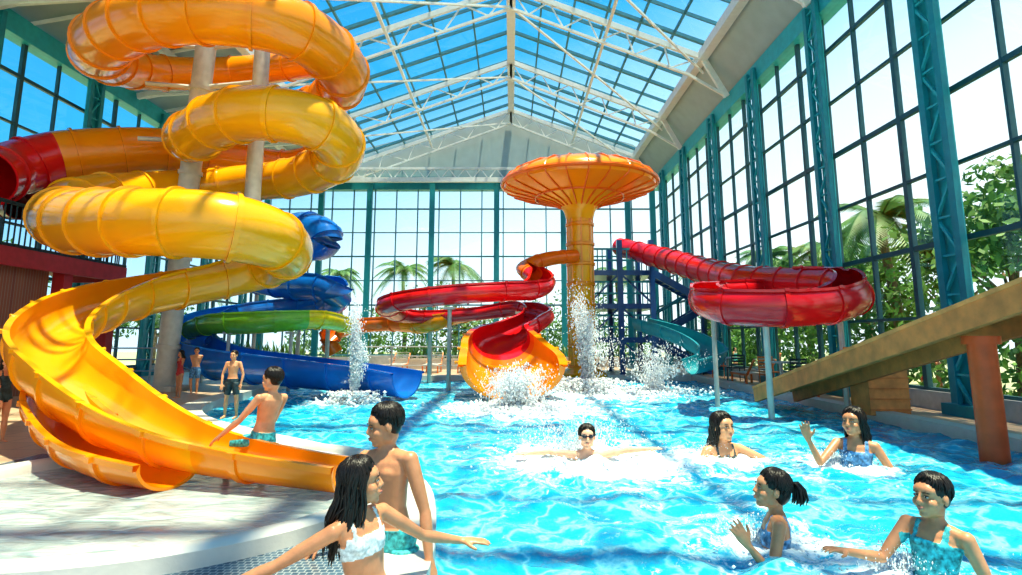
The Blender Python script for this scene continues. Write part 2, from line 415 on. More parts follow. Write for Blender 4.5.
for x,z in((-4.5,ZR-2.2),(3.5,ZR-1.95)):
    mb.beam((x,YF,z),(x,YB,z),.10,.10)
ys_=[8.6,14.6,20.6,26.6,32.6]
for i in range(len(ys_)-1):
    mb.beam((0,ys_[i],ZR-.9),(Rx,ys_[i+1],Rz-.8),.07,.07); mb.beam((0,ys_[i+1],ZR-.9),(Lx,ys_[i],Lz-.8),.07,.07)
mb.obj('roof_bracing',['white'],False)
mb=MB(); mb.beam((XL+.6,YB-.6,ZE+.1),(XR-.6,YB-.6,ZE+.1),.2,.28); mb.beam((XL+4.5,YB-.6,ZE+.75),(XR-1.3,YB-.6,ZE+.75),.12,.14)
for i in range(18):
    a=XL+4.5+i*(XR-XL-5.8)/18; w=(XR-XL-5.8)/18
    mb.beam((a,YB-.6,ZE+.15),(a+w/2,YB-.6,ZE+.75),.06,.06); mb.beam((a+w/2,YB-.6,ZE+.75),(a+w,YB-.6,ZE+.15),.06,.06)
mb.obj('lattice_girder',['white'],False)
# ---------------------------------------------------------------- slides
def spline(cp,sub=14):
    A=np.array(cp,float); n=len(A); out=[]
    for i in range(n-1):
        p0=A[max(i-1,0)]; p1=A[i]; p2=A[i+1]; p3=A[min(i+2,n-1)]
        for k in range(sub):
            t=k/sub
            out.append(.5*((2*p1)+(-p0+p2)*t+(2*p0-5*p1+4*p2-p3)*t*t+(-p0+3*p1-3*p2+p3)*t**3))
    out.append(A[-1]); return np.array(out)
def slide(name,cps,mats,fl=.9,sq=1.0,seg=26,supports=(),polemat='pole'):
    mb=MB(); rows=[]
    for c in cps:
        p=W(c[0],c[1],c[2]); r=c[3]*c[2]/F; rows.append([p.x,p.y,p.z,r,c[4],c[5]])
    S=spline(rows)
    seglen=np.linalg.norm(np.diff(S[:,:3],axis=0),axis=1); cum=np.concatenate([[0],np.cumsum(seglen)]); L=cum[-1]
    step=.11; N=int(L/step)
    pos=[(i*L/N,1.0) for i in range(N+1)]
    k=fl*.5
    while k<L:
        pos+= [(k-.035,1.0001),(k-.033,1.075),(k+.033,1.075),(k+.035,1.0001)]; k+=fl
    pos=[p for p in pos if 0<=p[0]<=L]; pos.sort()
    pos2=[]; fk=[fl*.5+i*fl for i in range(int(L/fl)+1)]
    for p in pos:
        if p[1]==1.0 and any(abs(p[0]-q)<.04 for q in fk): continue
        pos2.append(p)
    rowsN=[]; mis=[]
    for s,sc_ in pos2:
        v=[np.interp(s,cum,S[:,j]) for j in range(6)]
        a=[np.interp(min(s+.12,L),cum,S[:,j]) for j in range(3)]; b_=[np.interp(max(s-.12,0),cum,S[:,j]) for j in range(3)]
        T=(Vector(a)-Vector(b_)).normalized(); Sd=T.cross(Vector((0,0,1))); Sd.normalize(); U=Sd.cross(T)
        C=Vector(v[:3]); r=v[3]; hc=min(v[4],PI)
        th=max(.03,r*.07); ro=r*sc_; ring=[]
        for q in range(seg+1):
            an=-hc+2*hc*q/seg; ring.append(C+Sd*(math.sin(an)*ro)-U*(math.cos(an)*ro*sq))
        lip=hc<2.6
        if lip:
            ring.append(C+Sd*(math.sin(hc)*ro+r*.10)-U*(math.cos(hc)*ro*sq)); ring.append(C+Sd*(math.sin(hc)*ro+r*.10)-U*(math.cos(hc)*ro*sq-.05))
        else:
            ring.append(ring[-1].copy()); ring.append(ring[-1].copy())
        for q in range(seg,-1,-1):
            an=-hc+2*hc*q/seg; ri=r-th
            ring.append(C+Sd*(math.sin(an)*ri)-U*(math.cos(an)*ri*sq-(.05 if (q in(0,seg) and lip) else 0)))
        if lip:
            ring.append(C-Sd*(math.sin(hc)*ro+r*.10)-U*(math.cos(hc)*ro*sq-.05)); ring.append(C-Sd*(math.sin(hc)*ro+r*.10)-U*(math.cos(hc)*ro*sq))
        else:
            ring.append(ring[0].copy()); ring.append(ring[0].copy())
        rowsN.append(ring); mis.append(int(round(v[5])))
    nr=len(rowsN[0]); base=len(mb.v); vs=[p for r in rowsN for p in r]
    mb.v.extend([tuple(p) for p in vs])
    for i in range(len(rowsN)-1):
        for q in range(nr):
            q2=(q+1)%nr
            mb.f.append((base+i*nr+q,base+i*nr+q2,base+(i+1)*nr+q2,base+(i+1)*nr+q)); mb.m.append(mis[i])
    for i in (0,len(rowsN)-1):
        for q in range(seg):
            o1=q; o2=q+1; i1=(seg+1)+2+(seg-q); i2=(seg+1)+2+(seg-q-1)
            mb.f.append((base+i*nr+o1,base+i*nr+o2,base+i*nr+i2,base+i*nr+i1)); mb.m.append(mis[i])
    pm=len(mats)
    for (px,py,d,rp,ztop) in supports:
        p=W(px,py,d); mb.tube([(p.x,p.y,-.3),(p.x,p.y,p.z-ztop)],rp,14,pm)
        mb.box((p.x,p.y,p.z-ztop),(rp*5,rp*5,.06),pm)
    return mb.obj(name,list(mats)+[polemat],True,ang=35)
H=PI
A=[(330,60,18.6,15,H,1),(235,72,19.4,15,H,1),(150,72,18,18,H,1),(100,52,15.5,26,H,1),(135,22,13.6,29,H,1),(215,14,12.8,30,H,1),(300,32,13.5,29,H,1),(343,75,15.5,25,H,1),(318,103,17.6,18,H,1),(250,112,18.6,16,H,1),
(195,128,17,19,H,0),(192,138,15.3,24,H,0),(225,118,14,27,H,0),(275,114,13.4,27,H,0),(325,128,14,26,H,0),(338,155,15.3,24,H,0),(300,176,16.5,20,H,0),(235,184,17,18,H,0),(160,192,16.2,21,H,0),
(90,202,14.4,27,H,0),(64,218,13,30,H,0),(95,222,12,33,H,0),(150,222,11.3,34,H,0),(220,226,11.3,34,H,0),(270,238,12,30,H,0),(287,254,13,24,2.9,0),(262,268,13.8,21,2.5,0),(210,279,13.3,22,2.2,0),(140,291,12,26,2.0,0),(90,306,10.6,29,1.95,0),(56,326,9.1,31,1.9,0),(48,350,7.8,34,1.85,0),(82,382,6.8,37,1.8,0),(128,412,6.1,36,1.7,0),(182,435,5.6,32,1.6,0),(240,450,5.3,28,1.55,1),(300,460,5.1,26,1.5,1),(356,467,5.0,26,1.45,1)]
slide('spiral_water_slide',A,['yellow','amber'],fl=1.0)
mb=MB()
a=W(163,392,15.6); a.z=0; bt=W(206,48,16.3)
mb.tube([a,a.lerp(bt,1.08)],.26,20,0); mb.box((a.x,a.y,.06),(.9,.9,.12),0)
a2=W(252,205,15.6); b2=W(263,42,16); mb.tube([a2,a2.lerp(b2,1.1)],.2,18,0)
for f_ in(.55,.72,.88,1.0):
    p=a.lerp(bt,f_); mb.tube([p,p+Vector((1.45,-.1,.1))],.07,8,0); mb.tube([p,p+Vector((-1.2,-.5,-.1))],.06,8,0)
for k in range(1,8):
    p=a.lerp(bt,k/8); q=(bt-a).normalized(); mb.tube([p-q*.05,p+q*.05],.30,20,0)
mb.obj('slide_support_mast',['pole'])
slide('red_tube_slide',[(-16,178,14.0,29,H,0),(8,171,15.0,28,H,0),(45,160,15.8,26,H,0),(62,157,16.1,26,H,1),(110,152,16.8,24,H,1),(165,150,17.6,21,H,1),(230,160,18.6,18,H,1),(290,166,19,16,H,1),(330,150,18.6,15,H,1),(330,120,18.4,15,H,1)],['red','amber'],fl=1.1)
slide('maroon_tube_slide',[(20,206,15.5,14,H,0),(10,203,16,14,H,0),(35,194,16.4,13,H,0),(60,188,17.2,12,H,0),(110,196,18.4,11,H,0),(150,212,19,10,H,0)],['dred'],fl=1.1)
slide('orange_water_slide',[(58,384,7.9,22,1.8,0),(56,402,7.1,27,1.7,0),(76,425,6.3,33,1.6,0),(110,446,5.6,36,1.5,0),(172,460,5.15,36,1.4,0)],['amber'],fl=.8,sq=.8)
slide('blue_spiral_slide',[(268,238,24,12,H,0),(300,226,22.5,14,H,0),(325,234,21.5,15,H,0),(322,246,21.5,14,H,0),(288,250,22.5,12,2.2,0),(255,262,23,11,2.2,0),(250,278,22,12,2.2,0),(290,284,20.5,15,2.2,0),(328,287,19.5,17,2.2,0),(334,299,19.5,15,2.2,0),(300,306,20.5,12,2.2,0),(240,312,20,13,2.1,0),(200,324,18.5,17,2,0),(190,341,17,21,1.9,0),(215,353,16,24,1.8,0),(270,359,15.5,25,1.7,0),(330,365,15,25,1.65,0),(385,371,14.5,24,1.6,0),(408,374,14.2,24,1.55,0)],['blue'],fl=1.2,supports=[(330,288,19.6,.07,.5),(258,275,22,.07,.4),(300,306,20.5,.07,.4)])
slide('green_water_slide',[(350,326,19,8,2,1),(322,318,17.5,11,2,1),(290,318,16.8,13,2,0),(250,320,16.5,14,2,0),(215,322,17,12,2,0),(190,330,18,9,2,0)],['green','lime'],fl=1.2,supports=[(292,322,16.8,.05,.3),(230,322,16.6,.05,.3)])
slide('small_orange_slide',[(335,352,20,9,2,0),(330,338,20,10,2,0),(345,326,20.5,10,2,0),(385,322,21,9,2,0),(425,322,20,11,2,1),(445,316,20.5,11,2,1),(470,312,22,9,2,1)],['orange','amber'],fl=1.2,supports=[(360,324,20.5,.06,.3),(430,322,20,.06,.3)])
slide('red_flume_slide',[(575,256,21,9,H,1),(548,259,20.5,10,H,1),(527,268,20,11,H,1),(540,279,19,13,2.3,0),(535,288,18,15,2.2,0),(495,291,17.2,15,2.2,0),(450,294,17,15,2.2,0),(405,300,17.2,14,2.2,0),(388,308,18,12,2.2,0),(410,316,19.5,10,2.2,0),(470,314,20.5,10,2.2,0),(520,308,20,12,2.2,0),(538,316,18.8,15,2.2,0),(522,327,17.8,19,2.1,0),(503,336,16.8,27,2,0),(503,346,15.8,38,1.8,2),(511,357,14.8,47,1.65,2),(513,366,13.9,50,1.55,2)],['red','orange','amber'],fl=1.0,sq=.72,supports=[(450,294,17,.06,.4),(520,300,19,.06,.4)])
slide('red_bowl_slide',[(620,247,25,9,H,0),(665,259,22,11,H,0),(710,272,18.5,13,H,0),(750,281,15.6,15,H,0),(800,283,13.6,17,2.6,0),(840,286,12.2,19,2.6,0),(850,296,11.4,20,2.4,0),(825,303,10.9,21,2.2,0),(775,306,10.8,21,2.2,0),(728,304,11.2,20,2.2,0),(707,299,12,17,2.2,0),(712,291,13.5,13,2.2,0),(760,290,14.6,12,2.2,0),(800,298,14.6,12,2.2,0)],['red'],fl=.9,supports=[(764,300,10.9,.055,.4),(838,296,11.4,.05,.4),(712,296,13,.05,.4)])
slide('teal_slide',[(640,322,21,9,1.9,0),(675,332,19,11,1.9,0),(705,345,17.5,13,1.8,0),(712,355,16.8,13,1.7,0),(690,362,16.4,13,1.6,0)],['teal'],fl=1.2)
# ---------------------------------------------------------------- mushroom funnel
c=W(579,184,22); zc=c.z
mb=MB()
mb.lathe([(.01,.80),(1.2,.72),(2.1,.50),(2.62,.24),(2.76,.10),(2.80,-.05),(2.72,-.20)],(c.x,c.y,zc),72,1)
mb.lathe([(2.72,-.20),(2.3,-.34),(1.6,-.52)],(c.x,c.y,zc),72,1)
mb.lathe([(1.6,-.52),(1.0,-.70),(.68,-.86),(.56,-1.05),(.48,-1.35)],(c.x,c.y,zc),72,2)
for k in range(24):
    a=2*PI*k/24; d=Vector((math.cos(a),math.sin(a),0)); cc=Vector((c.x,c.y,zc))
    mb.tube([cc+d*r+Vector((0,0,z)) for r,z in[(2.8,-.06),(2.7,-.22),(2.3,-.36),(1.6,-.54),(1.0,-.72),(.68,-.88)]],.03,6,0)
    mb.tube([cc+d*r+Vector((0,0,z)) for r,z in[(.2,.80),(1.2,.74),(2.1,.52),(2.62,.26),(2.8,.02)]],.03,6,0)
for rr_,zz in((2.81,-.04),(1.6,-.54)):
    mb.tube([Vector((c.x+rr_*math.cos(2*PI*k/60),c.y+rr_*math.sin(2*PI*k/60),zc+zz)) for k in range(61)],.08 if rr_>2 else .04,8,0)
mb.lathe([(.45,-zc-.4),(.45,-1.0)],(c.x,c.y,zc),32,2)
for k in range(9):
    z=.3+k*.72
    if z<zc-1.3: mb.lathe([(.45,0),(.52,.03),(.52,.12),(.45,.15)],(c.x,c.y,z),32,1)
mb.lathe([(.9,-.4),(.85,.15),(.5,.35)],(c.x,c.y,0),32,2)
for k in range(8):
    a=2*PI*k/8; d=Vector((math.cos(a),math.sin(a),0)); cc=Vector((c.x,c.y,0)); mb.beam(cc+d*.46+Vector((0,0,.2)),cc+d*.46+Vector((0,0,zc-1.2)),.05,.05,1)
mb.obj('mushroom_fountain',['orange','amber','yellow'])
# ---------------------------------------------------------------- stair tower
mb=MB(); o=W(628,360,24.2); X0=o.x-1.7; Y0=o.y-1.2; X1=X0+2.5; Y1=Y0+2.6
for x in(X0,(X0+X1)/2,X1):
    for y in(Y0,Y1): mb.box((x,y,2.6),(.20,.20,5.2),0)
for z in(1.3,2.6,3.9):
    mb.box(((X0+X1)/2,(Y0+Y1)/2,z),(2.75,2.75,.2),0)
    for s in range(14):
        x=X0+s*2.5/13; mb.box((x,Y0,z+.5),(.04,.04,.9),1)
        mb.box((X0,Y0+s*2.6/13,z+.5),(.04,.04,.9),1)
    for hz in(.5,.95):
        mb.beam((X0,Y0,z+hz),(X1,Y0,z+hz),.07,.07,1); mb.beam((X0,Y0,z+hz),(X0,Y1,z+hz),.07,.07,1)
    mb.beam((X0,Y0,z-1.2),((X0+X1)/2,Y0,z),.07,.07,0); mb.beam((X1,Y0,z-1.2),((X0+X1)/2,Y0,z),.07,.07,0)
for i,(z0,z1,dr) in enumerate([(0,1.3,1),(1.3,2.6,-1),(2.6,3.9,1)]):
    yy=Y0+.1+(i%2)*1.0
    if dr>0: xs0,xs1=X1+2.4,X1+.1
    else: xs0,xs1=X1+.1,X1+2.4
    for off in(0,.8):
        mb.beam((xs0,yy+off,z0),(xs1,yy+off,z1),.08,.28,0); mb.beam((xs0,yy+off,z0+.9),(xs1,yy+off,z1+.9),.07,.07,1)
        for k in range(7):
            t=k/6; x=lerp(xs0,xs1,t); z=lerp(z0,z1,t); mb.box((x,yy+off,z+.45),(.04,.04,.9),1)
    for k in range(9):
        t=(k+.5)/9; mb.box((lerp(xs0,xs1,t),yy+.4,lerp(z0,z1,t)),(.30,.8,.04),2)
for y in(Y0,Y0+1.9): mb.box((X1+2.5,y,1.9),(.12,.12,3.8),0)
mb.box((X1+2.5,Y0+1,1.3),(.6,2.1,.1),0); mb.box((X1+2.5,Y0+1,2.6),(.6,2.1,.1),0)
mb.obj('slide_stair_tower',['dblue','teal','grey'],False)
# ---------------------------------------------------------------- timber ramp
mb=MB()
a=W(775,394,13.0); a.z=.12; bq=W(979,326,7.35); dr=(bq-a).normalized(); cq=bq+dr*2.2
for off in(-.42,.42):
    mb.beam(a+Vector((off,0,0)),cq+Vector((off,0,0)),.08,.28,1)
sdv=Vector((1,0,0)); upv=dr.cross(sdv)*-1
if upv.z<0: upv=-upv
nP=60; LL=(cq-a).length
for k in range(nP):
    p=a.lerp(cq,(k+.5)/nP)+upv*.10
    mb.beam(p-dr*(LL/nP*.48),p+dr*(LL/nP*.48),.78,.04,0)
for off in(-.42,.42): mb.beam(a+Vector((off,0,0))+upv*.16,cq+Vector((off,0,0))+upv*.16,.11,.05,0)
mb.tube([(bq.x,bq.y,-1.4),(bq.x,bq.y,bq.z-.14)],.15,20,2); mb.tube([(bq.x,bq.y,bq.z-.22),(bq.x,bq.y,bq.z-.12)],.2,20,2)
s=a.lerp(cq,.28)
mb.box((s.x+.90,s.y,.55),(.70,.6,1.1),0); mb.box((s.x+.90,s.y,1.13),(.86,.76,.08),1)
for k in range(6): mb.box((s.x+.90,s.y-.31,.1+k*.18),(.71,.03,.02),1)
mb.obj('timber_ramp',['wood','woodd','oxide'],True,ang=30)
# ---------------------------------------------------------------- left balcony
mb=MB(); bx=-11.2; y0,y1=5,17.3; zb=3.2; XQ=XL+.65
mb.box(((bx+XQ)/2,(y0+y1)/2,zb),(bx-XQ,y1-y0,.2),0); mb.box((bx,(y0+y1)/2,zb-.05),(.12,y1-y0,.42),0); mb.box(((bx+XQ)/2,y1,zb-.05),(bx-XQ,.12,.42),0)
for k in range(int((y1-y0)/.16)): mb.box((bx,y0+k*.16,zb+.65),(.025,.025,1.0),1)
for k in range(int((bx-XQ)/.16)): mb.box((XQ+k*.16,y1,zb+.65),(.025,.025,1.0),1)
for z in(.2,1.15): mb.box((bx,(y0+y1)/2,zb+z),(.08,y1-y0,.07),1); mb.box(((bx+XQ)/2,y1,zb+z),(bx-XQ,.08,.07),1)
mb.box(((bx-.4+XQ)/2,(y0+15)/2,zb/2-.1),(bx-.4-XQ,15-y0,zb-.2),2)
for y in(15.2,y1-.3): mb.box((bx-.2,y,zb/2-.1),(.3,.3,zb-.2),0)
mb.obj('balcony',['fascia','c_dark','brick'],False)
# ---------------------------------------------------------------- plants
def palm(x,y,h,cr,n=16,name='palm_tree',z0=0,seed=0):
    r=random.Random(seed+int(x*10)); mb=MB()
    pts=[Vector((x+.12*math.sin(k*.5),y,z0+h*k/10)) for k in range(11)]
    mb.tube(pts,[.17-.007*k for k in range(11)],10,0)
    top=pts[-1]
    for i in range(n):
        a=2*PI*i/n+r.uniform(-.15,.15); el=r.uniform(.1,1.1); L=cr*r.uniform(.85,1.1); d=Vector((math.cos(a),math.sin(a),0)); P=[]
        for k in range(11):
            t=k/10; P.append(top+d*(L*t*math.cos(el*.6))+Vector((0,0,L*(math.sin(el)*t-(.85+.3*(1-el))*t*t))))
        mb.tube(P,[.03*(1-.08*k) for k in range(11)],4,1)
        for k in range(1,40):
            t=k/40*10; j=min(int(t),9); p=P[j].lerp(P[j+1],t-j); tg=(P[j+1]-P[j]).normalized(); sd=tg.cross(Vector((0,0,1))).normalized()
            ll=cr*.30*math.sin(PI*min(1,.15+t/10*.85))
            for s_ in(-1,1):
                e=p+(sd*s_*.8+tg*.55+Vector((0,0,-.35))).normalized()*ll; w=tg*.036
                mb.add([p-w,p+w,e],[(0,1,2)],1)
    return mb.obj(name,['bark','palm'],False)
def tree(x,y,h,r,n=1600,name='leafy_tree',seed=1,trunk=True,sx=1,sy=1):
    rr=random.Random(seed); mb=MB()
    if trunk:
        mb.tube([(x,y,-.05),(x+.1,y,h*.5),(x,y,h*.8)],[.18,.13,.06],8,0)
        for k in range(6):
            a=k*1.05; mb.tube([(x,y,h*.45+k*.1),(x+r*.6*math.cos(a),y+r*.6*math.sin(a),h*.8)],[.07,.02],6,0)
    bl=[(x+rr.uniform(-1,1)*r*.65*sx,y+rr.uniform(-1,1)*r*.65*sy,(h+rr.uniform(-1,1)*r*.5) if trunk else rr.uniform(.2,h),r*rr.uniform(.35,.6) if trunk else h*rr.uniform(.3,.5)) for _ in range(12)]
    for i in range(n):
        b0=rr.choice(bl); v=Vector((rr.gauss(0,1),rr.gauss(0,1),rr.gauss(0,1))).normalized()*b0[3]*rr.uniform(.7,1.05); p=Vector(b0[:3])+v
        if p.z<.05: continue
        s=rr.uniform(.08,.17); u=Vector((rr.gauss(0,1),rr.gauss(0,1),rr.gauss(0,1))).normalized(); w=u.cross(v).normalized()
        mb.add([p-u*s,p-w*s*.5,p+u*s,p+w*s*.5],[(0,1,2,3)],1)
    return mb.obj(name,['bark','leaf'],False)
for (px,py,d,cr) in[(885,218,17.5,2.3),(828,250,24,2.2),(770,258,31,2.2),(705,268,39,2.2),(455,266,40,2.6),(405,271,42,2.5),(342,275,44,2.2),(215,286,40,2.4),(618,274,40,2.0)]:
    p=W(px,py,d); palm(p.x,p.y,p.z,cr,seed=px,n=20)
for i,(px,py,d,r) in enumerate([(1005,228,14.5,1.7),(950,262,18,1.4),(862,280,21,1.6),(805,290,25,1.8),(735,305,31,1.9)]):
    p=W(px,py,d); tree(p.x,p.y,p.z,r,2200,seed=i+3)
for i in range(9):
    tree(XL+2+i*2.4,YB+4+(i%3),2.2+(i%4)*.6,1.4,1300,'hedge_bush',40+i,False,1.6,.8)
for i in range(8):
    tree(XR+2.6+(i%2)*.6,7+i*3.4,2.2+(i%3)*.6,1.2,1300,'hedge_bush',60+i,False,.8,1.8)
for i in range(5):
    tree(XL-4,12+i*4.5,2.2+(i%3)*.6,1.6,900,'leafy_tree',80+i,True)
# ---------------------------------------------------------------- deck furniture
def chair(x,y,yaw,col='grey'):
    mb=MB(); R=Matrix.Rotation(yaw,3,'Z'); o=Vector((x,y,0))
    for sx in(-.2,.2):
        mb.tube([o+R@Vector((sx,.2,0)),o+R@Vector((sx,.2,.42))],.015,6); mb.tube([o+R@Vector((sx,-.2,0)),o+R@Vector((sx,-.22,.42)),o+R@Vector((sx,-.28,.85))],.015,6)
    mb.box(o+R@Vector((0,0,.43)),(.44,.44,.03),0,R)
    for k in range(4): mb.box(o+R@Vector((0,-.24-.012*k,.55+k*.09)),(.42,.02,.05),0,R)
    mb.obj('cafe_chair',[col],True)
def table(x,y):
    mb=MB(); mb.lathe([(.001,.74),(.42,.74),(.42,.70),(.05,.69),(.035,.05),(.25,.02),(.25,0),(.001,0)],(x,y,0),24); mb.obj('cafe_table',['grey'],True,ang=30)
for (x,y) in[(7.15,20.2),(7.15,16.2),(7.15,24.3)]:
    table(x,y)
    for a in(0,PI): chair(x,y+.72*math.cos(a),PI-a,random.choice(['c_dark','woodd']))
def lounger(x,y,yaw):
    mb=MB(); R=Matrix.Rotation(yaw,3,'Z'); o=Vector((x,y,0))
    for sx in(-.3,.3):
        mb.beam(o+R@Vector((sx,-.9,.3)),o+R@Vector((sx,.4,.3)),.05,.05,0); mb.beam(o+R@Vector((sx,.4,.3)),o+R@Vector((sx,1.0,.75)),.05,.05,0)
        for yy in(-.8,.35): mb.beam(o+R@Vector((sx,yy,0)),o+R@Vector((sx,yy,.3)),.05,.05,0)
    for k in range(13): mb.box(o+R@Vector((0,-.85+k*.1,.33)),(.6,.08,.02),1,R)
    for k in range(7):
        t=k/6; mb.box(o+R@Vector((0,.42+.56*t,.35+.42*t)),(.6,.06,.02),1,R)
    mb.obj('sun_lounger',['woodd','coping'],False)
for x in(-4.6,-3.2,-1.8): lounger(x,25,0)
for y in(14.1,18.2): lounger(7.15,y,PI)
def railing(p0,p1,name='deck_railing'):
    mb=MB(); p0=Vector(p0); p1=Vector(p1); L=(p1-p0).length; n=int(L/1.4)
    for k in range(n+1): p=p0.lerp(p1,k/n); mb.tube([p,p+Vector((0,0,1.05))],.03,8)
    for z in(.35,.7,1.05): mb.tube([p0+Vector((0,0,z)),p1+Vector((0,0,z))],.022,8)
    mb.obj(name,['grey'],True)
railing((-6,23,0),(0,23,0)); railing((-12.8,19,0),(-8,19,0))
def planter(x,y,w,l,seed):
    mb=MB(); mb.box((x,y,.22),(w,l,.44),0); mb.box((x,y,.45),(w+.1,l+.1,.05),0); mb.box((x,y,.47),(w-.08,l-.08,.03),1)
    rr=random.Random(seed)
    for k in range(140):
        p=Vector((x+rr.uniform(-w,w)*.42,y+rr.uniform(-l,l)*.42,.48)); a=rr.uniform(0,6.28); h=rr.uniform(.3,.9); e=p+Vector((math.cos(a)*.3,math.sin(a)*.3,h)); s_=Vector((-math.sin(a),math.cos(a),0))*.04
        mid=p.lerp(e,.5)+Vector((0,0,.08)); mb.add([p-s_*.4,p+s_*.4,mid+s_,mid-s_,e],[(0,1,2,3),(3,2,4)],2)
    mb.obj('planter_box',['coping','bark','palm'],False)
planter(-3,28,5,.9,1); planter(3.5,30,4,.9,2); planter(-10,25,4,.9,3)
# ---------------------------------------------------------------- splash sprays
def blob(mb,c,r,mi=0,st=1.0):
    x,y,z=c; mb.add([(x+r,y,z),(x,y+r,z),(x-r,y,z),(x,y-r,z),(x,y,z+r*st),(x,y,z-r*st)],[(0,1,4),(1,2,4),(2,3,4),(3,0,4),(1,0,5),(2,1,5),(3,2,5),(0,3,5)],mi)
def splash(x,y,z0,w,h,n,seed,name='water_splash',jets=6,rmax=.05):
    rr=random.Random(seed); mb=MB()
    for j in range(jets):
        a=rr.uniform(0,6.28); sp=rr.uniform(.1,1)*w; hh=h*rr.uniform(.4,1)
        for k in range(n//jets):
            t=rr.random()**.8; s=1-t
            px=x+math.cos(a)*sp*t+rr.gauss(0,.05+.12*t)*w; py=y+math.sin(a)*sp*t*.6+rr.gauss(0,.05+.12*t)*w
            pz=z0+hh*(1-(1-t)**2)+rr.gauss(0,.10)*h
            if pz<z0: pz=z0+rr.random()*.1
            blob(mb,(px,py,pz),rmax*rr.uniform(.15,1)*(.35+.65*s),0,rr.uniform(1,2.4))
    for k in range(n//3):
        a=rr.uniform(0,6.28); q=abs(rr.gauss(0,.6))*w; blob(mb,(x+math.cos(a)*q,y+math.sin(a)*q,z0+rr.random()*.12*h),rmax*rr.uniform(.4,1.6),0,.8)
    mb.obj(name,['drop'],True,ang=180)
splash(.1,12.5,-.1,1.1,.85,4500,1,rmax=.038,jets=16)
splash(2.1,17.0,-.1,.9,2.9,5500,2,jets=11,rmax=.042)
splash(3.8,16.4,-.1,1.7,1.2,2600,3,jets=11,rmax=.034)
splash(-3.6,14.0,-.1,.55,2.1,3600,4,jets=5,rmax=.034)
splash(ps.x-.1,ps.y+.45,-.1,1.0,.42,2200,5,jets=13,rmax=.015)
for i,(p,s) in enumerate(ppl[1:]): splash(p.x-.1,p.y+.05,-.1,.5,.18,600,10+i,jets=8,rmax=.010)
# ---------------------------------------------------------------- people
def remesh(ob,vox,smooth=3):
    md=ob.modifiers.new('r','REMESH'); md.mode='VOXEL'; md.voxel_size=vox; md.use_smooth_shade=True
    ms=ob.modifiers.new('s','SMOOTH'); ms.factor=.5; ms.iterations=smooth
    dg=bpy.context.evaluated_depsgraph_get(); dg.update()
    me=bpy.data.meshes.new_from_object(ob.evaluated_get(dg)); ob.modifiers.clear(); old=ob.data; ob.data=me; bpy.data.meshes.remove(old)
def V(*a): return Vector(a)
def hand(mb,w,D,N,K,curl,sgn):
    D=D.normalized(); N=(N-D*N.dot(D)).normalized(); S=D.cross(N)*sgn
    mb.loft([(w-D*.012*K,S*.014*K,N*.011*K),(w+D*.012*K,S*.020*K,N*.012*K),(w+D*.035*K,S*.026*K,N*.011*K),(w+D*.054*K,S*.025*K,N*.009*K),(w+D*.06*K,S*.018*K,N*.006*K)],12)
    for i,(o,l) in enumerate([(.0195,.043),(.0068,.050),(-.006,.047),(-.0185,.037)]):
        p=w+D*.05*K+S*o*K; d=(D+S*o*8).normalized(); pts=[p-d*.01*K,p]; rd=[.0062*K,.0062*K]; ang=curl*.3
        for j,fr in enumerate((.45,.32,.23)):
            q=(d*math.cos(ang)+N*math.sin(ang)); p=p+q*l*fr*K; pts.append(p.copy()); rd.append((.0057,.0051,.0042)[j]*K); ang+=curl
        mb.tube(pts,rd,8)
    p=w+D*.012*K+S*.016*K; q=(D*.62+S*.72+N*.25).normalized(); p2=p+q*.026*K; q2=(D*.85+S*.4+N*.3).normalized(); p3=p2+q2*.022*K
    mb.tube([p,p2,p3,p3+q2*.004*K],[.0085*K,.0068*K,.0055*K,.003*K],8)
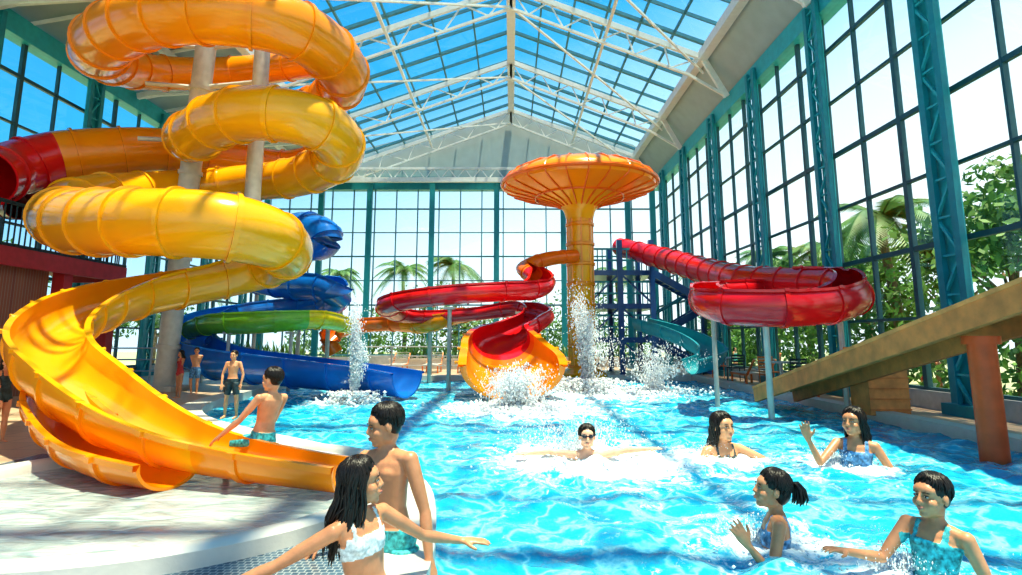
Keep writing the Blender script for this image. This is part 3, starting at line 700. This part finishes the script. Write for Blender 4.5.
def person(name,hp,d,hpx,yaw,T=(0,0,1),armR=((.3,0,-1),(.1,.2,-1)),armL=((-.3,0,-1),(-.1,.2,-1)),legR=((0,0,-1),(0,0,-1)),legL=((0,0,-1),(0,0,-1)),hyaw=None,hpitch=0,skin='skinA',hair='hair',style='short',outfit='shorts',cloth='c_teal',fem=False,ratio=.16,curl=.3,palmR=(0,0,-1),palmL=(0,0,-1),goggles=False,lod=1,roll=0,bust=.022):
    hh=hpx*d/F; hs=hh/.25; K=hh/ratio
    yaw=math.radians(yaw); hyaw=yaw if hyaw is None else math.radians(hyaw)
    T=Vector(T).normalized(); R0=Matrix.Rotation(yaw,3,'Z')@Vector((1,0,0)); Fd=T.cross(R0).normalized(); R=Fd.cross(T).normalized()
    mb=MB(); tl=.30*K; O=Vector((0,0,0))
    prof=[(-.16,.03,.03,0),(-.12,.07,.052,-.004),(0,.086 if not fem else .092,.060,-.006),(.18,.078 if not fem else .079,.052,0),(.38,.068 if not fem else .063,.045,.004),(.58,.077 if not fem else .070,.050,.004),(.76,.088 if not fem else .079,.054,.002),(.88,.090 if not fem else .080,.048,-.002),(.95,.070,.038,-.004),(1.01,.042,.032,-.004),(1.06,.028,.026,0)]
    mb.loft([(O+T*(t*tl)+Fd*(f*K),R*(w*K),Fd*(dd*K)) for t,w,dd,f in prof],24)
    if fem:
        for s in(-1,1): mb.ell(O+T*(.71*tl)+Fd*.038*K+R*s*.034*K,bust*K)
    else:
        for s in(-1,1): mb.ell(O+T*(.76*tl)+Fd*.030*K+R*s*.036*K,(.034*K,.026*K,.026*K))
    sw=.102 if not fem else .092
    for sgn,arm,pn in((1,armR,palmR),(-1,armL,palmL)):
        S0=O+T*(.90*tl)+R*(sgn*sw*K); u=Vector(arm[0]).normalized(); fo=Vector(arm[1]).normalized()
        k=.95 if not fem else .85
        mb.ell(S0,.030*K*k); mb.tube([O+T*.93*tl+R*sgn*.04*K,S0],[.028*K,.026*K*k],12)
        E=S0+u*.175*K; Wr=E+fo*.145*K
        mb.tube([S0,S0+u*.05*K,S0+u*.10*K,E],[.029*K*k,.0275*K*k,.0255*K*k,.0195*K*k],14)
        mb.ell(E,.0205*K*k); mb.tube([E,E+fo*.04*K,E+fo*.09*K,Wr,Wr+fo*.01*K],[.0205*K*k,.0225*K*k,.0185*K*k,.0145*K*k,.014*K*k],14)
        hd=Vector(arm[2]) if len(arm)>2 else fo
        hand(mb,Wr,hd,Vector(pn),K,curl,sgn)
    legs=[]
    for sgn,leg in((1,legR),(-1,legL)):
        h=O-T*.02*K+R*(sgn*.05*K); u=Vector(leg[0]).normalized(); s_=Vector(leg[1]).normalized(); kn=h+u*.245*K; an=kn+s_*.235*K
        mb.tube([h,h+u*.06*K,h+u*.15*K,kn],[.050*K,.049*K,.041*K,.030*K],16); mb.ell(kn,.031*K)
        mb.tube([kn,kn+s_*.07*K,kn+s_*.15*K,an],[.029*K,.033*K,.025*K,.0180*K],14)
        ff=Matrix.Rotation(yaw,3,'Z')@Vector((0,1,0)); ff=(ff-s_*ff.dot(s_)).normalized() if abs(ff.dot(s_))<.95 else V(0,0,-1)
        mb.ell(an+s_*.008*K,.022*K); ft=[an-ff*.02*K+s_*.022*K,an+ff*.03*K+s_*.02*K,an+ff*.08*K+s_*.027*K,an+ff*.118*K+s_*.031*K]
        mb.tube(ft,[.019*K,.021*K,.019*K,.010*K],10)
        legs.append((h,kn,an))
    Hm=Matrix.Rotation(hyaw,3,'Z')@Matrix.Rotation(math.radians(hpitch),3,'X')@Matrix.Rotation(math.radians(roll),3,'Y')
    nb=O+T*(1.0*tl); hc=nb+T*.014*K+Vector((0,0,.012*K))+V(0,0,.095*hs)+ (Hm@V(0,.02,0))*hs
    def hp_(x,y,z): return hc+(Hm@Vector((x,y,z)))*hs
    mb.tube([nb-T*.03*K,nb+T*.015*K,hp_(0,-.03,-.06),hp_(0,-.02,0)],[.032*K,.027*K,.046*hs,.05*hs],14)
    mb.ell(hp_(0,-.012,.03),(.074*hs,.092*hs,.086*hs),Hm); mb.ell(hp_(0,.020,-.036),(.060*hs,.064*hs,.070*hs),Hm)
    mb.ell(hp_(0,.058,-.086),(.026*hs,.024*hs,.021*hs),Hm); mb.ell(hp_(0,.050,.035),(.060*hs,.035*hs,.040*hs),Hm)
    for s in(-1,1):
        mb.ell(hp_(s*.037,.050,-.028),(.027*hs,.029*hs,.029*hs),Hm); mb.ell(hp_(s*.042,.0,-.066),(.02*hs,.035*hs,.024*hs),Hm)
        mb.ell(hp_(s*.077,-.008,-.004),(.009*hs,.019*hs,.030*hs),Hm)
    mb.tube([hp_(0,.083,.018),hp_(0,.091,-.002),hp_(0,.099,-.019),hp_(0,.087,-.030)],[.007*hs,.0085*hs,.0115*hs,.008*hs],8)
    for s in(-1,1): mb.ell(hp_(s*.011,.089,-.023),(.0085*hs,.009*hs,.0075*hs),Hm)
    mb.ell(hp_(0,.080,-.053),(.024*hs,.015*hs,.016*hs),Hm)
    off=W(hp[0],hp[1],d)-hp_(0,0,.01)
    root=bpy.data.objects.new(name,None); sc.collection.objects.link(root); root.location=off
    body=mb.obj(name+'_body',[skin,cloth],True,root,180)
    remesh(body,(.0040 if lod==1 else .008)*K,3 if lod==1 else 2)
    me=body.data; me.materials.clear(); me.materials.append(M[skin]); me.materials.append(M[cloth])
    nv=len(me.vertices); co=np.empty(nv*3); me.vertices.foreach_get('co',co); co=co.reshape(-1,3)
    t=co@np.array(T)/tl; lx=co@np.array(R)/K; fy=co@np.array(Fd)/K
    pt=[p[0] for p in prof]; wprof=np.interp(t,pt,[p[1] for p in prof])
    tor=(np.abs(lx)<wprof*1.12+.004)&(np.abs(fy)<.1)&(t>-.25)&(t<1.05)
    sel=np.zeros(nv,bool)
    def legsel(fr):
        o=np.zeros(nv,bool)
        for h,kn,an in legs:
            a=np.array(h); b_=np.array(kn); dv=b_-a; L2=dv@dv; s_=(co-a)@dv/L2; ds=np.linalg.norm(co-a-np.outer(s_,dv),axis=1)
            o|=(s_>-.15)&(s_<fr)&(ds<.062*K)
        return o
    if outfit=='shorts': sel=(tor&(t<.17))|legsel(.72)
    elif outfit=='bikini':
        sel=(tor&(t<.08))|(tor&(t>.60)&(t<.74+.07*(fy>0)*(np.abs(np.abs(lx)-.034)<.035)))|(tor&(t>.7)&(t<1.0)&(np.abs(np.abs(lx)-.045)<.0065))
    elif outfit=='onepiece':
        sel=(tor&(t<.80)&~((fy<0)&(t>.5)&(np.abs(lx)<.04)))|(tor&(t>.78)&(t<1.0)&(np.abs(np.abs(lx)-.05)<.010))
    nrm=np.empty(nv*3); me.vertices.foreach_get('normal',nrm); nrm=nrm.reshape(-1,3)
    infl=.0035 if outfit!='shorts' else .007
    co2=co+nrm*(sel[:,None]*infl*K); me.vertices.foreach_set('co',co2.ravel())
    selL=sel.tolist()
    mi=[1 if sum(selL[v] for v in p.vertices)*2>len(p.vertices) else 0 for p in me.polygons]
    me.polygons.foreach_set('material_index',mi); me.polygons.foreach_set('use_smooth',[True]*len(mi)); me.update()
    fb=MB()
    for s in(-1,1):
        fb.ell(hp_(s*.030,.0765,.006),(.0120*hs,.0080*hs,.0055*hs),Hm,0,12,8); fb.ell(hp_(s*.030,.0808,.006),(.0058*hs,.0042*hs,.0054*hs),Hm,1,10,6)
        fb.tube([hp_(s*.014,.086,.024),hp_(s*.030,.086,.029),hp_(s*.046,.074,.025)],[.0024*hs,.0032*hs,.0018*hs],6,2)
        fb.tube([hp_(s*.016,.082,.0105),hp_(s*.030,.085,.0135),hp_(s*.044,.076,.010)],[.0018*hs]*3,5,2)
    fb.tube([hp_(-.021,.085,-.052),hp_(-.009,.0945,-.049),hp_(0,.0955,-.051),hp_(.009,.0945,-.049),hp_(.021,.085,-.052)],[.0015*hs,.0038*hs,.0036*hs,.0038*hs,.0015*hs],6,3)
    fb.tube([hp_(-.019,.085,-.054),hp_(0,.0935,-.060),hp_(.019,.085,-.054)],[.0015*hs,.0050*hs,.0015*hs],6,3)
    if goggles:
        for s in(-1,1): fb.ell(hp_(s*.031,.084,.010),(.023*hs,.013*hs,.017*hs),Hm,4,12,8)
        fb.tube([hp_(.086*math.sin(a),-.012+.102*math.cos(a),.012+.01*(1-math.cos(a))) for a in [2*PI*k/24 for k in range(25)]],.006*hs,6,4)
    fb.obj(name+'_face',['eyew','iris',hair,'lip','gog'],True,root,180)
    hb=MB(); HC=(0,-.022,.040); hr=(.080,.095,.088)
    hb.ell(hp_(*HC),[q*hs for q in hr],Hm,0,20,14)
    if style!='short': hb.ell(hp_(0,-.05,0),(.070*hs,.066*hs,.085*hs),Hm,0,18,12)
    else: hb.ell(hp_(0,-.045,.0),(.066*hs,.058*hs,.066*hs),Hm,0,18,12)
    rr=random.Random(len(name)+int(hp[0]))
    nl=300 if lod==1 else 50
    for i in range(nl):
        ph=rr.uniform(-PI,PI); ap=abs(ph)
        fr=ap/PI
        if style=='short': ae=.74+1.5*min(1,fr*1.25); 
        else: ae=.66+1.6*min(1,fr*1.5)
        ae*=rr.uniform(.80,1.10); as_=rr.uniform(0,.6)*ae; pts=[]; tw=rr.uniform(-.35,.35)
        for k in range(6):
            al=lerp(as_,ae,k/5); b_=ph+tw*k/5; e=1.01+.06*rr.random()
            pts.append(hp_(HC[0]+hr[0]*e*math.sin(al)*math.sin(b_),HC[1]+hr[1]*e*math.sin(al)*math.cos(b_),HC[2]+hr[2]*e*math.cos(al)))
        rd=[.003*hs,.0052*hs,.0058*hs,.0055*hs,.0040*hs,.001*hs]
        if style=='long' and fr>.38:
            Lh=rr.uniform(.16,.36)*hs; l=pts[-1]; bk=(Hm@V(0,-1,0)); bk.z=0; rd=[.003*hs,.0052*hs,.0060*hs,.0060*hs,.0065*hs,.0075*hs]
            for k in range(1,6):
                pts.append(l+V(0,0,-1)*Lh*k/5+bk*(.012*hs*math.sin(k*1.3+ph))+bk*.010*k*hs+V(rr.gauss(0,.005),rr.gauss(0,.005),0)*hs); rd.append((.008,.0075,.0065,.005,.001)[k-1]*hs)
        hb.tube(pts,rd,6)
    if style=='pony':
        b0=hp_(0,-.110,.05); hb.ell(b0,.018*hs)
        for k in range(26):
            e=V(rr.gauss(0,.012),rr.gauss(0,.012),0)*hs; bk=Hm@V(0,-1,0)
            hb.tube([b0,b0+bk*.030*hs+e+V(0,0,.010)*hs,b0+bk*.052*hs+e*1.5+V(0,0,-.02)*hs,b0+bk*.055*hs+e*2+V(0,0,-.07)*hs,b0+bk*.042*hs+e*2+V(0,0,-.11)*hs],[.008*hs,.010*hs,.010*hs,.007*hs,.001*hs],6)
    hb.obj(name+'_hair',[hair],True,root,180)
    return root,K
person('girl_in_bikini',(362,480),3.0,50,-130,T=(-.14,-.05,1),armR=((-.80,-.20,-.42),(-.85,-.25,-.30),(-1,-.1,-.1)),armL=((.62,.45,-.52),(.78,.38,-.22),(1,.1,-.05)),hyaw=-80,hpitch=4,skin='skinB',style='long',outfit='bikini',cloth='c_white',fem=True,ratio=.155,palmR=(0,0,-1),palmL=(0,0,-1),curl=.12)
person('boy_standing',(384,424),3.7,44,150,T=(-.08,0,1),armR=((-.35,.1,-1),(-.5,-.2,-.6)),armL=((.35,-.15,-1),(.15,-.3,-.9)),hyaw=115,hpitch=-10,skin='skinB',style='short',outfit='shorts',cloth='c_teal',ratio=.155)
person('boy_sitting',(272,379),5.75,25,60,T=(.20,-.05,1),armR=((-.4,.3,-.8),(-.5,.3,-.6)),armL=((-.62,-.15,-.80),(-.70,-.1,-.60)),legR=((-.5,.8,-.1),(.1,.2,-1)),legL=((-.8,.3,-.1),(0,.2,-1)),hyaw=80,hpitch=-5,skin='skinA',style='short',outfit='shorts',cloth='c_teal',ratio=.17)
person('swimmer',(587,436),7.19,25,178,T=(0,-.05,1),armR=((-1,-.15,.16),(-1,-.2,-.04)),armL=((1,-.15,.22),(1,-.2,.10)),legR=((-.1,.8,-.6),(0,1,-.4)),legL=((.1,.8,-.6),(0,1,-.4)),hyaw=178,hpitch=4,skin='skinC',style='short',goggles=True,fem=False,ratio=.175,curl=.1)
person('woman_in_pool',(723,426),7.4,30,185,T=(-.05,0,1),armR=((-.5,-.3,-.8),(-.3,-.6,-.3)),armL=((.80,-.3,-.36),(1,-.3,-.02)),hyaw=200,hpitch=3,skin='skinA',style='long',outfit='bikini',cloth='c_dark',fem=True,ratio=.165,bust=.027)
person('woman_waving',(853,421),6.9,30,150,T=(.05,0,1),armR=((-.62,-.3,-.45),(-.42,-.1,.85),(-.25,-.1,.95)),armL=((.45,-.2,-.9),(-.2,-.5,-.6)),hyaw=125,hpitch=5,skin='skinB',style='long',outfit='onepiece',cloth='c_blue',fem=True,ratio=.165,palmR=(-.3,-1,.1),curl=.15,bust=.027)
person('girl_with_ponytail',(771,488),4.14,41,75,T=(.06,.05,1),armR=((-.1,.4,-.9),(-.8,.1,-.1)),armL=((-.35,-.3,-.85),(-.60,-.1,.75),(-.55,-.1,.85)),hyaw=85,hpitch=8,skin='skinB',style='pony',outfit='bikini',cloth='c_blue',fem=True,ratio=.165,palmL=(-.3,.9,.1))
person('boy_in_pool',(931,495),3.66,46,120,T=(.12,0,1),armR=((-.62,-.10,-.62),(-.95,-.1,.18),(-1,-.1,.2)),armL=((.3,-.2,-1),(-.6,-.4,-.4)),hyaw=110,hpitch=4,skin='skinB',style='short',outfit='onepiece',cloth='c_teal',ratio=.175,palmR=(0,0,-1))
def stand(name,px,feet,hpx_total,yaw,**k):
    d=CH/(CT*(feet-CY)/F-ST); rt=k.pop('ratio',.155); hpx=hpx_total*rt
    person(name,(px,feet-hpx_total+hpx*.5),d,hpx,yaw,ratio=rt,lod=2,**k)
stand('boy_on_deck',234,416,66,175,skin='skinA',outfit='shorts',cloth='c_dark',armR=((-.3,-.1,-1),(.1,-.3,-1)),armL=((.35,0,-1),(-.05,-.3,-1)),legR=((-.12,0,-1),(-.05,.05,-1)),legL=((.12,0,-1),(.05,.05,-1)))
stand('woman_at_edge',8,440,84,-110,skin='skinB',style='long',outfit='onepiece',cloth='c_dark',fem=True)
stand('woman_on_deck',181,397,47,150,skin='skinB',style='long',outfit='onepiece',cloth='c_red',fem=True)
stand('man_on_deck',197,393,46,200,skin='skinA',outfit='shorts',cloth='c_blue',legR=((-.2,.1,-1),(.1,.1,-1)))
stand('guest_on_deck',777,381,34,120,skin='skinB',outfit='shorts',cloth='c_dark')
stand('guest_on_deck',924,392,36,150,skin='skinA',outfit='shorts',cloth='c_red',legR=((-.3,0,-1),(0,.2,-1)))
stand('guest_on_deck',938,392,36,200,skin='skinB',outfit='onepiece',cloth='c_dark',style='long',fem=True)
stand('guest_on_deck',652,372,24,170,skin='skinA',outfit='shorts',cloth='c_red')
stand('guest_on_deck',735,374,27,210,skin='skinC',outfit='onepiece',cloth='c_teal',style='long',fem=True)
# ---------------------------------------------------------------- world + lights
w=bpy.data.worlds.new('World'); sc.world=w; w.use_nodes=True; nt=w.node_tree
bg=nt.nodes['Background']; tc=nt.nodes.new('ShaderNodeTexCoord'); sp=nt.nodes.new('ShaderNodeSeparateXYZ'); nt.links.new(tc.outputs['Generated'],sp.inputs[0])
rp=nt.nodes.new('ShaderNodeValToRGB'); e=rp.color_ramp.elements
e[0].position=0; e[0].color=(.84,.89,.90,1); e[1].position=1; e[1].color=(.02,.20,.50,1)
q=e.new(.18); q.color=(.66,.83,.90,1); q=e.new(.45); q.color=(.05,.38,.70,1)
ax=nt.nodes.new('ShaderNodeMath'); ax.operation='MULTIPLY_ADD'; ax.inputs[1].default_value=-.34
nt.links.new(sp.outputs['X'],ax.inputs[0]); nt.links.new(sp.outputs['Z'],ax.inputs[2])
nt.links.new(ax.outputs[0],rp.inputs['Fac']); nt.links.new(rp.outputs['Color'],bg.inputs['Color'])
bg.inputs['Strength'].default_value=1.35
def look(o,v): o.rotation_euler=Vector(v).to_track_quat('-Z','Y').to_euler()
s=bpy.data.lights.new('Sun','SUN'); s.energy=10.0; s.angle=.02; s.color=(1,.82,.56); so=bpy.data.objects.new('sun',s); sc.collection.objects.link(so); look(so,(-.12,.12,-1))
cam=bpy.data.cameras.new('Camera'); co=bpy.data.objects.new('camera',cam); sc.collection.objects.link(co); sc.camera=co
cam.sensor_width=36; cam.lens=F/1022*36; cam.shift_y=-42.5/1022; cam.clip_end=500
co.location=(0,0,CH); co.rotation_euler=(math.radians(99),0,0)
sc.view_settings.view_transform='Standard'; sc.view_settings.exposure=0.12
try: sc.view_settings.look='Medium High Contrast'
except Exception: pass
